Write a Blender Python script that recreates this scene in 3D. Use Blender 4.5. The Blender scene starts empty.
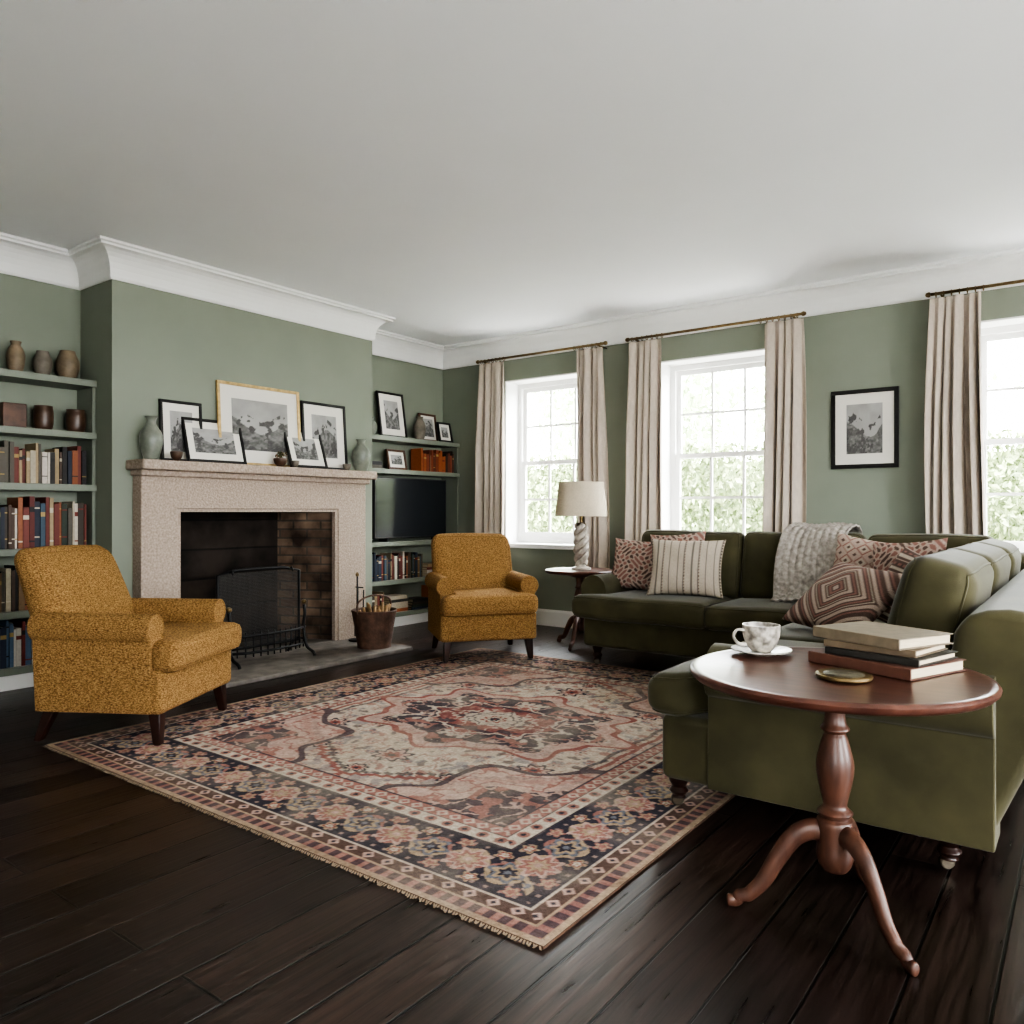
import bpy, bmesh, math, random
import numpy as np
from mathutils import Vector, Matrix, Euler
random.seed(7); np.random.seed(7)
S=bpy.context.scene
COL=S.collection

# ---------------------------------------------------------------- colours / materials
def L(r,g,b):
    f=lambda c:(c/255/12.92) if c/255<=0.04045 else ((c/255+0.055)/1.055)**2.4
    return (f(r),f(g),f(b))
def mat(name,col,rough=0.6,var=0.0,vscale=20,bump=0.0,bscale=200,metal=0.0,attr=False,stretch=None,
        col2=None,sheen=0.0,spec=0.5,detail=4,coat=0.0):
    m=bpy.data.materials.new(name); m.use_nodes=True
    nt=m.node_tree; N=nt.nodes; K=nt.links
    b=N['Principled BSDF']; b.inputs['Roughness'].default_value=rough
    b.inputs['Metallic'].default_value=metal
    b.inputs['Specular IOR Level'].default_value=spec
    b.inputs['Coat Weight'].default_value=coat
    b.inputs['Coat Roughness'].default_value=0.15
    if sheen: 
        b.inputs['Sheen Weight'].default_value=sheen
        b.inputs['Sheen Roughness'].default_value=0.4
    tc=N.new('ShaderNodeTexCoord'); mp=N.new('ShaderNodeMapping')
    K.new(tc.outputs['Object'],mp.inputs['Vector'])
    if stretch: mp.inputs['Scale'].default_value=stretch
    src=None
    if attr:
        a=N.new('ShaderNodeAttribute'); a.attribute_name='Col'; src=a.outputs['Color']
    if col2 is not None or var>0:
        n=N.new('ShaderNodeTexNoise'); n.inputs['Scale'].default_value=vscale; n.inputs['Detail'].default_value=detail
        K.new(mp.outputs['Vector'],n.inputs['Vector'])
        r=N.new('ShaderNodeValToRGB'); r.color_ramp.elements[0].position=0.33; r.color_ramp.elements[1].position=0.67
        K.new(n.outputs['Fac'],r.inputs['Fac'])
        if attr:
            r.color_ramp.elements[0].color=(1-var,1-var,1-var,1); r.color_ramp.elements[1].color=(1+0*var,1,1,1)
            mx=N.new('ShaderNodeMix'); mx.data_type='RGBA'; mx.blend_type='MULTIPLY'; mx.inputs[0].default_value=1
            K.new(src,mx.inputs[6]); K.new(r.outputs['Color'],mx.inputs[7]); src=mx.outputs[2]
        else:
            c1=tuple(c*(1-var) for c in col); c2=col2 if col2 is not None else tuple(min(1,c*(1+var)) for c in col)
            r.color_ramp.elements[0].color=(*c1,1); r.color_ramp.elements[1].color=(*c2,1); src=r.outputs['Color']
    if src is not None: K.new(src,b.inputs['Base Color'])
    else: b.inputs['Base Color'].default_value=(*col,1)
    if bump>0:
        n2=N.new('ShaderNodeTexNoise'); n2.inputs['Scale'].default_value=bscale; n2.inputs['Detail'].default_value=3
        K.new(mp.outputs['Vector'],n2.inputs['Vector'])
        bp=N.new('ShaderNodeBump'); bp.inputs['Strength'].default_value=bump; bp.inputs['Distance'].default_value=0.01
        K.new(n2.outputs['Fac'],bp.inputs['Height']); K.new(bp.outputs['Normal'],b.inputs['Normal'])
    return m

M_wall=mat('sage_paint',L(132,138,125),0.75,var=0.03,vscale=3,bump=0.03,bscale=150)
M_wall_bounce=mat('bounce_white_paint',L(216,214,208),0.8,var=0.02,vscale=3)  # off-camera walls made off-white to bounce neutral light onto the ceiling
M_shelf=mat('shelf_paint',L(122,128,116),0.5,var=0.03,vscale=6)
M_ceil=mat('ceiling_paint',L(240,241,242),0.85,var=0.01,vscale=2)
M_trim=mat('trim_white',L(230,230,228),0.5,var=0.01,vscale=4)
M_stone=mat('limestone',L(146,130,117),0.85,vscale=75,col2=L(180,164,150),bump=0.4,bscale=90,detail=10)
M_hearth=mat('hearth_stone',L(92,86,80),0.6,vscale=9,col2=L(130,123,115),bump=0.3,bscale=40,detail=8)
M_mustard=mat('mustard_tweed',L(108,78,46),0.95,vscale=120,col2=L(186,148,98),bump=1.0,bscale=150,stretch=(1,1,2.2),spec=0.12,detail=2)
M_olive=mat('olive_velvet',L(62,59,41),0.8,vscale=5,col2=L(78,74,52),bump=0.12,bscale=300,sheen=0.22,spec=0.2)
M_leg=mat('dark_leg_wood',L(46,26,20),0.3,var=0.3,vscale=12)
M_mahog=mat('mahogany',L(66,38,30),0.33,vscale=9,col2=L(92,58,46),stretch=(1,6,1),coat=0.12)
M_mahog_t=mat('mahogany_turned',L(64,40,31),0.4,vscale=8,col2=L(94,62,48),stretch=(4,4,.8),coat=0.08)
M_iron=mat('black_iron',(0.012,0.012,0.012),0.5,metal=0.4,bump=0.1,bscale=80)
M_brass=mat('aged_brass',L(116,98,68),0.4,metal=0.8,var=0.2,vscale=30)
M_silver=mat('castor_metal',L(100,92,80),0.45,metal=0.9)
M_black=mat('black_frame_wood',(0.012,0.011,0.010),0.35,var=0.2)
M_gold=mat('gold_frame',L(196,168,116),0.4,metal=0.4,var=0.2,vscale=30)
M_brownf=mat('brown_frame',L(84,56,40),0.4,var=0.3,vscale=20)
M_matb=mat('mat_board',L(218,214,205),0.8)
M_col=mat('painted_surface',(1,1,1),0.8,attr=True)
M_books=mat('book_cloth',(1,1,1),0.6,attr=True,var=0.15,vscale=60)
M_pil=mat('pillow_weave',(1,1,1),0.95,attr=True,var=0.2,vscale=160,bump=0.5,bscale=220,spec=0.15)
M_rug=mat('rug_wool',(1,1,1),0.97,attr=True,var=0.24,vscale=90,bump=0.6,bscale=260,spec=0.1)
M_tv=mat('tv_screen',(0.025,0.028,0.032),0.12)
M_tvb=mat('tv_bezel',(0.02,0.02,0.02),0.4)
M_curt=mat('linen_curtain',L(192,180,167),0.9,var=0.06,vscale=60,bump=0.3,bscale=250,stretch=(1,1,.3),spec=0.15)
M_shade=mat('linen_shade',L(198,186,164),0.9,var=0.06,vscale=80,bump=0.3,bscale=300)
M_lampw=mat('whitewashed_wood',L(160,150,138),0.6,vscale=30,col2=L(198,190,178),bump=0.3,bscale=60)
M_throw=mat('grey_knit',L(140,133,125),0.95,vscale=40,col2=L(178,171,162),bump=0.6,bscale=200,spec=0.1)
M_bask=mat('basket_leather',L(86,62,48),0.7,var=0.35,vscale=20,bump=0.4,bscale=60)
M_stick=mat('kindling_wood',L(150,122,88),0.8,var=0.4,vscale=20)
M_leaf=mat('leaves',(1,1,1),0.6,attr=True)
M_bounce_gnd=mat('pale_bounce_ground',L(200,197,190),0.9,var=0.15,vscale=8)  # pale reflector colour, picked to throw outdoor light up at the ceiling
M_soot=mat('soot_back',(0.02,0.017,0.015),0.95,vscale=6,col2=(0.06,0.05,0.04),bump=0.3,bscale=20)
M_grn_cer=mat('celadon_ceramic',L(100,106,96),0.35,vscale=14,col2=L(134,137,126),bump=0.1,bscale=40)
M_grey_cer=mat('grey_stoneware',L(96,90,80),0.6,vscale=16,col2=L(126,118,106),bump=0.2,bscale=50)
M_brn_cer=mat('brown_stoneware',L(64,46,36),0.35,vscale=12,col2=L(90,68,52))
M_tan_cer=mat('tan_stoneware',L(106,92,74),0.55,vscale=16,col2=L(134,118,96),bump=0.2,bscale=50)
M_page=mat('paper_pages',L(186,172,146),0.85,var=0.12,vscale=100,stretch=(.2,.2,8))
M_cupm=mat('patterned_china',L(100,94,86),0.3,vscale=42,col2=L(204,197,184),detail=2)

def brickmat(name,c1,c2,mortar,rot,scale,bw,rh,ms):
    m=bpy.data.materials.new(name); m.use_nodes=True; nt=m.node_tree;N=nt.nodes;K=nt.links
    b=N['Principled BSDF']; b.inputs['Roughness'].default_value=.9
    tc=N.new('ShaderNodeTexCoord'); mp=N.new('ShaderNodeMapping'); mp.inputs['Rotation'].default_value=rot
    K.new(tc.outputs['Object'],mp.inputs['Vector'])
    br=N.new('ShaderNodeTexBrick'); br.inputs['Color1'].default_value=(*c1,1); br.inputs['Color2'].default_value=(*c2,1)
    br.inputs['Mortar'].default_value=(*mortar,1); br.inputs['Scale'].default_value=scale
    br.inputs['Brick Width'].default_value=bw; br.inputs['Row Height'].default_value=rh; br.inputs['Mortar Size'].default_value=ms
    K.new(mp.outputs['Vector'],br.inputs['Vector'])
    n=N.new('ShaderNodeTexNoise'); n.inputs['Scale'].default_value=3.2; n.inputs['Detail'].default_value=6; K.new(tc.outputs['Object'],n.inputs['Vector'])
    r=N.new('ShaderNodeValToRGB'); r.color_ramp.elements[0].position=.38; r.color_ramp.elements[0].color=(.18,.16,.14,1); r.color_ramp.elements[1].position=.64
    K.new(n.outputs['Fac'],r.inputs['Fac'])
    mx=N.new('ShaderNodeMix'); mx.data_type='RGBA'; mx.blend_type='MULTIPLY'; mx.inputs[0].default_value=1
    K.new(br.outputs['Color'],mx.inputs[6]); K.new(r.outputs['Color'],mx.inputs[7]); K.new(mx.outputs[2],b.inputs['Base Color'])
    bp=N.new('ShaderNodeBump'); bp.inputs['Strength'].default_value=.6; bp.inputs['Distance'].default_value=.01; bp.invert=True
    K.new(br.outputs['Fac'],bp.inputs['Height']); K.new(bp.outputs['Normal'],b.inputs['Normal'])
    return m
# side walls of firebox lie roughly in the XZ plane -> rotate so brick uses X and Z
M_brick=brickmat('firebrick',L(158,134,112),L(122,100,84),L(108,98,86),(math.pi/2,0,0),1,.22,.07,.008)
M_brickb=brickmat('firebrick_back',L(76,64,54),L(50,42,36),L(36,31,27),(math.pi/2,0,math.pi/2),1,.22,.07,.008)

def floormat():
    m=bpy.data.materials.new('dark_oak_boards'); m.use_nodes=True; nt=m.node_tree;N=nt.nodes;K=nt.links
    b=N['Principled BSDF']
    tc=N.new('ShaderNodeTexCoord'); mp=N.new('ShaderNodeMapping'); mp.inputs['Rotation'].default_value=(0,0,math.pi/2)
    K.new(tc.outputs['Object'],mp.inputs['Vector'])
    br=N.new('ShaderNodeTexBrick'); br.offset=.37
    br.inputs['Color1'].default_value=(*L(66,50,43),1); br.inputs['Color2'].default_value=(*L(36,26,23),1)
    br.inputs['Mortar'].default_value=(0.0008,0.0007,0.0006,1); br.inputs['Scale'].default_value=1
    br.inputs['Brick Width'].default_value=2.6; br.inputs['Row Height'].default_value=.165; br.inputs['Mortar Size'].default_value=.0045
    br.inputs['Mortar Smooth'].default_value=.4
    K.new(mp.outputs['Vector'],br.inputs['Vector'])
    mp2=N.new('ShaderNodeMapping'); mp2.inputs['Scale'].default_value=(20,1.2,1); K.new(tc.outputs['Object'],mp2.inputs['Vector'])
    n=N.new('ShaderNodeTexNoise'); n.inputs['Scale'].default_value=3; n.inputs['Detail'].default_value=10; n.inputs['Distortion'].default_value=.6
    K.new(mp2.outputs['Vector'],n.inputs['Vector'])
    r=N.new('ShaderNodeValToRGB'); r.color_ramp.elements[0].position=.36; r.color_ramp.elements[0].color=(.3,.28,.27,1); r.color_ramp.elements[1].position=.64
    r.color_ramp.elements[1].color=(1.0,1.0,1.0,1)
    K.new(n.outputs['Fac'],r.inputs['Fac'])
    mx=N.new('ShaderNodeMix'); mx.data_type='RGBA'; mx.blend_type='MULTIPLY'; mx.inputs[0].default_value=1
    K.new(br.outputs['Color'],mx.inputs[6]); K.new(r.outputs['Color'],mx.inputs[7]); K.new(mx.outputs[2],b.inputs['Base Color'])
    rr=N.new('ShaderNodeMapRange'); rr.inputs['To Min'].default_value=.20; rr.inputs['To Max'].default_value=.44
    K.new(n.outputs['Fac'],rr.inputs['Value']); K.new(rr.outputs['Result'],b.inputs['Roughness'])
    b.inputs['Specular IOR Level'].default_value=.48
    mul=N.new('ShaderNodeMath'); mul.operation='MULTIPLY'; mul.inputs[1].default_value=-1
    K.new(br.outputs['Fac'],mul.inputs[0])
    ad=N.new('ShaderNodeMath'); ad.operation='MULTIPLY_ADD'; ad.inputs[1].default_value=.3
    K.new(n.outputs['Fac'],ad.inputs[0]); K.new(mul.outputs[0],ad.inputs[2])
    bp=N.new('ShaderNodeBump'); bp.inputs['Strength'].default_value=.8; bp.inputs['Distance'].default_value=.004
    K.new(ad.outputs[0],bp.inputs['Height']); K.new(bp.outputs['Normal'],b.inputs['Normal'])
    return m
M_floor=floormat()

# ---------------------------------------------------------------- mesh helpers
def empty(name,loc=(0,0,0),rot=(0,0,0)):
    o=bpy.data.objects.new(name,None); o.empty_display_size=.1; o.location=loc; o.rotation_euler=rot; COL.objects.link(o); return o
def link(name,me,m,parent=None,loc=(0,0,0),rot=(0,0,0),smooth=True):
    if m is not None: me.materials.append(m)
    if smooth: me.polygons.foreach_set('use_smooth',[True]*len(me.polygons))
    o=bpy.data.objects.new(name,me); COL.objects.link(o); o.location=loc; o.rotation_euler=rot
    if parent: o.parent=parent
    return o
def from_bm(name,bm,m,parent=None,loc=(0,0,0),rot=(0,0,0),smooth=True,wn=False):
    bmesh.ops.recalc_face_normals(bm,faces=bm.faces)
    me=bpy.data.meshes.new(name); bm.to_mesh(me); bm.free()
    o=link(name,me,m,parent,loc,rot,smooth)
    if wn:
        w=o.modifiers.new('wn','WEIGHTED_NORMAL'); w.weight=100
    return o
def meshpy(name,v,f,m,parent=None,loc=(0,0,0),rot=(0,0,0),smooth=True,cols=None):
    me=bpy.data.meshes.new(name); me.from_pydata([tuple(p) for p in v],[],[tuple(q) for q in f])
    if cols is not None:
        a=me.color_attributes.new('Col','FLOAT_COLOR','POINT')
        c=np.ones((len(v),4),dtype=np.float32); c[:,:3]=np.asarray(cols); a.data.foreach_set('color',c.ravel())
    me.update()
    return link(name,me,m,parent,loc,rot,smooth)
def rbox(parent,name,lo,hi,m,r=.006,seg=2,rot=(0,0,0)):
    lo=Vector(lo);hi=Vector(hi); c=(lo+hi)/2; s=hi-lo
    bm=bmesh.new(); bmesh.ops.create_cube(bm,size=1)
    for v in bm.verts: v.co=Vector((v.co.x*s.x,v.co.y*s.y,v.co.z*s.z))
    r=min(r,min(s)*.45)
    if r>0: bmesh.ops.bevel(bm,geom=bm.edges[:],offset=r,segments=seg,profile=.5,affect='EDGES')
    return from_bm(name,bm,m,parent,c,rot,True,True)
def boxes(name,lst,m,parent=None):
    v=[];f=[]
    for lo,hi in lst:
        b=len(v)
        for z in (lo[2],hi[2]):
            v+= [(lo[0],lo[1],z),(hi[0],lo[1],z),(hi[0],hi[1],z),(lo[0],hi[1],z)]
        f+=[(b,b+3,b+2,b+1),(b+4,b+5,b+6,b+7),(b,b+1,b+5,b+4),(b+1,b+2,b+6,b+5),(b+2,b+3,b+7,b+6),(b+3,b,b+4,b+7)]
    return meshpy(name,v,f,m,parent,smooth=False)
def cushion(parent,name,lo,hi,m,r=.05,puff=.12,n=16,rot=(0,0,0),fn=None,axis=2,pipe=0):
    lo=Vector(lo);hi=Vector(hi);c=(lo+hi)/2;h=(hi-lo)/2
    r=min(r,min(h)*.98)
    o=[i for i in range(3) if i!=axis]
    def mapp(p):
        w=[math.copysign(1-(1-abs(p[i]))**1.5,p[i]) for i in range(3)]
        P=Vector((w[0]*h[0],w[1]*h[1],w[2]*h[2]))
        q=Vector([max(-(h[i]-r),min(h[i]-r,P[i])) for i in range(3)])
        d=P-q
        pos=q+d.normalized()*r if d.length>1e-9 else P
        k=(1-w[o[0]]**2)*(1-w[o[1]]**2)
        pos[axis]*=1+puff*k*1.6
        kk=(1-w[axis]**2)
        pos[o[0]]*=1+.02*kk; pos[o[1]]*=1+.02*kk
        pos+=Vector((math.sin(pos.x*13+pos.y*7+c.x*9),math.sin(pos.y*11+pos.z*9+c.y*5),math.sin(pos.x*9-pos.z*12+c.x*3)))*.0035
        if fn: pos=fn(pos,h)
        return pos
    bm=bmesh.new(); bmesh.ops.create_cube(bm,size=2)
    bmesh.ops.subdivide_edges(bm,edges=bm.edges[:],cuts=n,use_grid_fill=True)
    for v in bm.verts: v.co=mapp(v.co.copy())
    ob=from_bm(name,bm,m,parent,c,rot,True)
    if pipe>0:
        for s in (-1,1):
            pts=[]
            for (a0,b0),(a1,b1) in (((-1,-1),(1,-1)),((1,-1),(1,1)),((1,1),(-1,1)),((-1,1),(-1,-1))):
                for k in range(20):
                    t=k/20; p=Vector((0,0,0)); p[o[0]]=a0+(a1-a0)*t; p[o[1]]=b0+(b1-b0)*t; p[axis]=s*pipe; pts.append(mapp(p))
            tube(parent,name+'_piping_%d'%(s+2),pts,.0045,m,6,True,loc=c,rot=rot)
    return ob
def lathe(parent,name,prof,m,seg=28,loc=(0,0,0),rot=(0,0,0),fn=None):
    v=[];f=[];n=len(prof)
    for i in range(seg):
        a=2*math.pi*i/seg
        for (r,z) in prof:
            rr=r if fn is None else fn(r,z,a)
            v.append((rr*math.cos(a),rr*math.sin(a),z))
    for i in range(seg):
        j=(i+1)%seg
        for k in range(n-1): f.append((i*n+k,j*n+k,j*n+k+1,i*n+k+1))
    b=len(v); v.append((0,0,prof[0][1])); v.append((0,0,prof[-1][1]))
    for i in range(seg):
        j=(i+1)%seg
        if prof[0][0]>1e-6: f.append((b,j*n,i*n))
        if prof[-1][0]>1e-6: f.append((b+1,i*n+n-1,j*n+n-1))
    o=meshpy(name,v,f,m,parent,loc,rot,True)
    bm=bmesh.new(); bm.from_mesh(o.data); bmesh.ops.remove_doubles(bm,verts=bm.verts,dist=1e-5)
    for e in bm.edges:
        if len(e.link_faces)==2 and e.calc_face_angle(0)>.7: e.smooth=False
    bmesh.ops.recalc_face_normals(bm,faces=bm.faces); bm.to_mesh(o.data); bm.free()
    return o
def smooth_prof(pts,k=4):
    out=[]
    P=[pts[0]]+list(pts)+[pts[-1]]
    for i in range(1,len(P)-2):
        for s in range(k):
            t=s/k
            out.append(tuple(.5*((2*P[i][d])+(-P[i-1][d]+P[i+1][d])*t+(2*P[i-1][d]-5*P[i][d]+4*P[i+1][d]-P[i+2][d])*t*t+(-P[i-1][d]+3*P[i][d]-3*P[i+1][d]+P[i+2][d])*t**3) for d in range(len(pts[0]))))
    out.append(tuple(pts[-1])); return out
def tube(parent,name,pts,rad,m,seg=10,closed=False,loc=(0,0,0),rot=(0,0,0),flat=1.0):
    pts=[Vector(p) for p in pts]; n=len(pts)
    if not hasattr(rad,'__len__'): rad=[rad]*n
    v=[];f=[]; up=None
    for i,p in enumerate(pts):
        if closed: t=(pts[(i+1)%n]-pts[i-1])
        else: t=pts[min(i+1,n-1)]-pts[max(i-1,0)]
        t.normalize()
        if up is None:
            up=Vector((0,0,1)) if abs(t.z)<.9 else Vector((1,0,0))
        a=t.cross(up); 
        if a.length<1e-6: a=t.cross(Vector((1,0,0)))
        a.normalize(); b=a.cross(t).normalized(); up=b
        for k in range(seg):
            an=2*math.pi*k/seg; v.append(p+a*math.cos(an)*rad[i]*flat+b*math.sin(an)*rad[i])
    for i in range(n if closed else n-1):
        j=(i+1)%n
        for k in range(seg):
            l=(k+1)%seg; f.append((i*seg+k,i*seg+l,j*seg+l,j*seg+k))
    if not closed:
        f.append(tuple(range(seg))[::-1]); f.append(tuple((n-1)*seg+k for k in range(seg)))
    return meshpy(name,v,f,m,parent,loc,rot)
def prism(parent,name,pts,t0,t1,mp,m,bev=.02,seg=4,ang=.55,taper=None):
    bm=bmesh.new(); n=len(pts)
    A=[bm.verts.new(mp(a,b,t0)) for a,b in pts]; B=[bm.verts.new(mp(a,b,t1)) for a,b in pts]
    bm.faces.new(A); bm.faces.new(B[::-1])
    for i in range(n): bm.faces.new((A[i],B[i],B[(i+1)%n],A[(i+1)%n]))
    bmesh.ops.recalc_face_normals(bm,faces=bm.faces)
    if bev>0:
        es=[e for e in bm.edges if e.calc_face_angle(0)>ang]
        bmesh.ops.bevel(bm,geom=es,offset=bev,segments=seg,profile=.5,affect='EDGES',clamp_overlap=True)
    return from_bm(name,bm,m,parent,smooth=True,wn=True)
def vnoise(x,y,seed=0):
    rs=np.random.RandomState(seed); T=rs.rand(256,256)
    xi=np.floor(x).astype(int);yi=np.floor(y).astype(int);fx=x-xi;fy=y-yi
    fx=fx*fx*(3-2*fx);fy=fy*fy*(3-2*fy)
    g=lambda i,j:T[i%256,j%256]
    return (g(xi,yi)*(1-fx)+g(xi+1,yi)*fx)*(1-fy)+(g(xi,yi+1)*(1-fx)+g(xi+1,yi+1)*fx)*fy
def fbm(x,y,seed=0,o=4):
    s=0;a=.5;t=0
    for i in range(o): s=s+a*vnoise(x*2**i,y*2**i,seed+i);t+=a;a*=.5
    return s/t

# ---------------------------------------------------------------- room shell
XL=-5.32; XB=-4.90; YW=5.95; H=2.71; XR=2.6; YF=-1.6; Y0=2.393; Y1=4.583; YS=1.0
boxes('floor',[((XL-.4,YF-.3,-.1),(XR+.3,YW+.4,0))],M_floor)
boxes('ceiling',[((XL-.4,YF-.3,H),(XR+.3,YW+.4,H+.1))],M_ceil)
boxes('wall_left',[((XL-.2,YF-.3,0),(XL,YW+.35,H))],M_wall)
boxes('wall_left_pier',[((XL,YF,0),(XB,YS,H))],M_wall)
OP0,OP1=2.766,4.12; OZ=1.07
boxes('wall_chimney_breast',[((XL,Y0,0),(XB,OP0-.02,H)),((XL,OP1+.02,0),(XB,Y1,H)),((XL,OP0-.02,OZ+.08),(XB,OP1+.02,H))],M_wall)
WIN=[(-4.52,-3.50),(-2.90,-1.88),(-.66,.36)]; WZ0,WZ1=.74,2.31
lst=[]; xs=[XL]+[a for w in WIN for a in w]+[XR]
for i in range(0,len(xs),2): lst.append(((xs[i],YW,0),(xs[i+1],YW+.35,H)))
for a,b in WIN: lst+= [((a,YW,0),(b,YW+.35,WZ0)),((a,YW,WZ1),(b,YW+.35,H))]
boxes('wall_back',lst,M_wall)
RW=[(-.6,.9),(2.1,3.6)]; RZ0,RZ1=.45,2.35
ys=[YF]+[a for w in RW for a in w]+[YW+.35]; lst=[]
for i in range(0,len(ys),2): lst.append(((XR,ys[i],0),(XR+.3,ys[i+1],H)))
for a,b in RW: lst+= [((XR,a,0),(XR+.3,b,RZ0)),((XR,a,RZ1),(XR+.3,b,H))]
boxes('wall_right',lst,M_wall_bounce)
FILL_WIN=[(.3,.95)]  # unseen window opening, added and sized to let fill light in
xs=[XL]+[a for w in FILL_WIN for a in w]+[XR+.3]; lst=[]
for i in range(0,len(xs),2): lst.append(((xs[i],YF-.3,0),(xs[i+1],YF,H)))
for a,b in FILL_WIN: lst+= [((a,YF-.3,0),(b,YF,RZ0)),((a,YF-.3,RZ1),(b,YF,H))]
boxes('wall_front',lst,M_wall_bounce)

def window(name,w,h,loc,rz):
    p=empty(name,loc,(0,0,rz)); hw=w/2
    fy0,fy1=.20,.27; f=.055
    boxes('jamb_lining',[((-hw,.002,0),(-hw+.012,.30,h)),((hw-.012,.002,0),(hw,.30,h)),((-hw+.012,.002,h-.012),(hw-.012,.30,h)),((-hw+.012,.002,0),(hw-.012,.30,.012))],M_trim,p)
    rbox(p,'sill',(-hw-.04,-.05,-.03),(hw+.04,.001,.012),M_trim,.006)
    boxes('outer_frame',[((-hw+.012,fy0,.012),(-hw+f,fy1,h-.012)),((hw-f,fy0,.012),(hw-.012,fy1,h-.012)),((-hw+f,fy0,h-f),(hw-f,fy1,h-.012)),((-hw+f,fy0,.012),(hw-f,fy1,f))],M_trim,p)
    mid=h*.5
    for nm,z0,z1,yo in (('upper_sash',mid-.02,h-f,.235),('lower_sash',f,mid+.02,.205)):
        s=.04; x0=-hw+f; x1=hw-f; L_=[]
        L_+=[((x0,yo,z0),(x0+s,yo+.03,z1)),((x1-s,yo,z0),(x1,yo+.03,z1)),((x0+s,yo,z1-s),(x1-s,yo+.03,z1)),((x0+s,yo,z0),(x1-s,yo+.03,z0+s+(.02 if nm[0]=='l' else 0)))]
        for k in (1,2):
            xc=x0+s+(x1-x0-2*s)*k/3; L_.append(((xc-.01,yo+.004,z0+s),(xc+.01,yo+.026,z1-s)))
        zc=(z0+z1)/2; L_.append(((x0+s,yo+.003,zc-.01),(x1-s,yo+.027,zc+.01)))
        boxes(nm,L_,M_trim,p)
    ld=bpy.data.lights.new(name+'_portal','AREA'); ld.shape='RECTANGLE'; ld.size=w; ld.size_y=h
    ld.cycles.is_portal=True
    lo=bpy.data.objects.new('sky_portal',ld); COL.objects.link(lo); lo.parent=p; lo.location=(0,.32,h/2); lo.rotation_euler=(-math.pi/2,0,0)
k=1
for a,b in WIN: window('fill_window_%d'%k,b-a,WZ1-WZ0,((a+b)/2,YW,WZ0),0); k+=1
for a,b in RW: window('fill_window_%d'%k,b-a,RZ1-RZ0,(XR,(a+b)/2,RZ0),-math.pi/2); k+=1
for a,b in FILL_WIN: window('fill_window_%d'%k,b-a,RZ1-RZ0,((a+b)/2,YF,RZ0),math.pi); k+=1

def molding(name,path,prof,m,closed):
    n=len(path); v=[];f=[];P=[Vector(p) for p in path]; np_=len(prof)
    for i in range(n):
        d1=(P[i]-P[i-1]).normalized() if (closed or i>0) else None
        d2=(P[(i+1)%n]-P[i]).normalized() if (closed or i<n-1) else None
        d1=d1 or d2; d2=d2 or d1
        n1=Vector((d1.y,-d1.x)); n2=Vector((d2.y,-d2.x))
        mi=(n1+n2)/(1+n1.dot(n2))
        for o,z in prof: v.append((P[i].x+mi.x*o,P[i].y+mi.y*o,z))
    for i in range(n if closed else n-1):
        j=(i+1)%n
        for q in range(np_):
            w=(q+1)%np_; f.append((i*np_+q,j*np_+q,j*np_+w,i*np_+w))
    if not closed: f.append(tuple(range(np_))); f.append(tuple((n-1)*np_+q for q in range(np_))[::-1])
    return meshpy(name,v,f,m,smooth=False)
room=[(XB,YF),(XB,YS),(XL,YS),(XL,Y0),(XB,Y0),(XB,Y1),(XL,Y1),(XL,YW),(XR,YW),(XR,YF)]
cp=[(0,H-.205),(.012,H-.205),(.018,H-.19),(.018,H-.175)]
for i in range(7):
    a=i/6*math.pi/2; cp.append((.018+.095*(1-math.cos(a)),H-.175+.14*math.sin(a)))
cp+=[(.125,H-.035),(.125,H-.022),(.14,H-.015),(.14,H-.0005),(0,H-.0005)]
molding('trim_crown',room,cp,M_trim,True)
bp_=[(0,0),(.018,0),(.018,.13),(.01,.15),(0,.15)]
molding('baseboard_back',[(-5.08,YW),(XR,YW)],bp_,M_trim,False)
molding('baseboard_right',[(XR,YW),(XR,YF)],bp_,M_trim,False)
molding('baseboard_front',[(XR,YF),(XB,YF)],bp_,M_trim,False)
molding('baseboard_left',[(XB,YF),(XB,YS-.002)],bp_,M_trim,False)
molding('baseboard_breast',[(XB,4.415),(XB,Y1)],bp_,M_trim,False)

# ---------------------------------------------------------------- fireplace
fp=empty('stone_fireplace',(0,0,0))
XS=-4.79; FA,FB=2.52,4.41
rbox(fp,'leg_1',(XB+.001,FA,0),(XS,OP0,OZ+.01),M_stone,.008)
rbox(fp,'leg_2',(XB+.001,OP1,0),(XS,FB,OZ+.01),M_stone,.008)
rbox(fp,'lintel',(XB+.001,FA,OZ),(XS,FB,1.285),M_stone,.008)
rbox(fp,'cornice',(XB+.001,FA-.015,1.278),(XS+.04,FB+.015,1.322),M_stone,.012,3)
rbox(fp,'mantel_shelf',(XB+.001,2.475,1.316),(-4.675,4.435,1.38),M_stone,.012,3)
boxes('opening_edge',[((XS-.05,OP0,0.03),(XS-.01,OP0+.025,OZ)),((XS-.05,OP1-.025,0.03),(XS-.01,OP1,OZ)),((XS-.05,OP0+.025,OZ-.02),(XS-.01,OP1-.025,OZ))],M_stone,fp)
v=[(XS-.05,OP0,0.03),(XL+.02,OP0+.20,0.03),(XL+.02,OP1-.20,0.03),(XS-.05,OP1,0.03)]
v+=[(x,y,1.14) for x,y,z in v]
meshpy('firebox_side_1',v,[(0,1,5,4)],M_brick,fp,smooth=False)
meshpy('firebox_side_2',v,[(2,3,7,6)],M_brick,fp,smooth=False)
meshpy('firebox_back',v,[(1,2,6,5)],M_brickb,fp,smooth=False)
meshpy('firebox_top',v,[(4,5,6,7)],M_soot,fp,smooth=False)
rbox(fp,'firebox_floor',(XL+.01,OP0+.001,0),(XS-.0,OP1-.001,.031),M_hearth,.002)
rbox(fp,'hearth_slab',(XS+.001,2.46,0),(-4.12,4.27,.03),M_hearth,.006)
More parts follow.
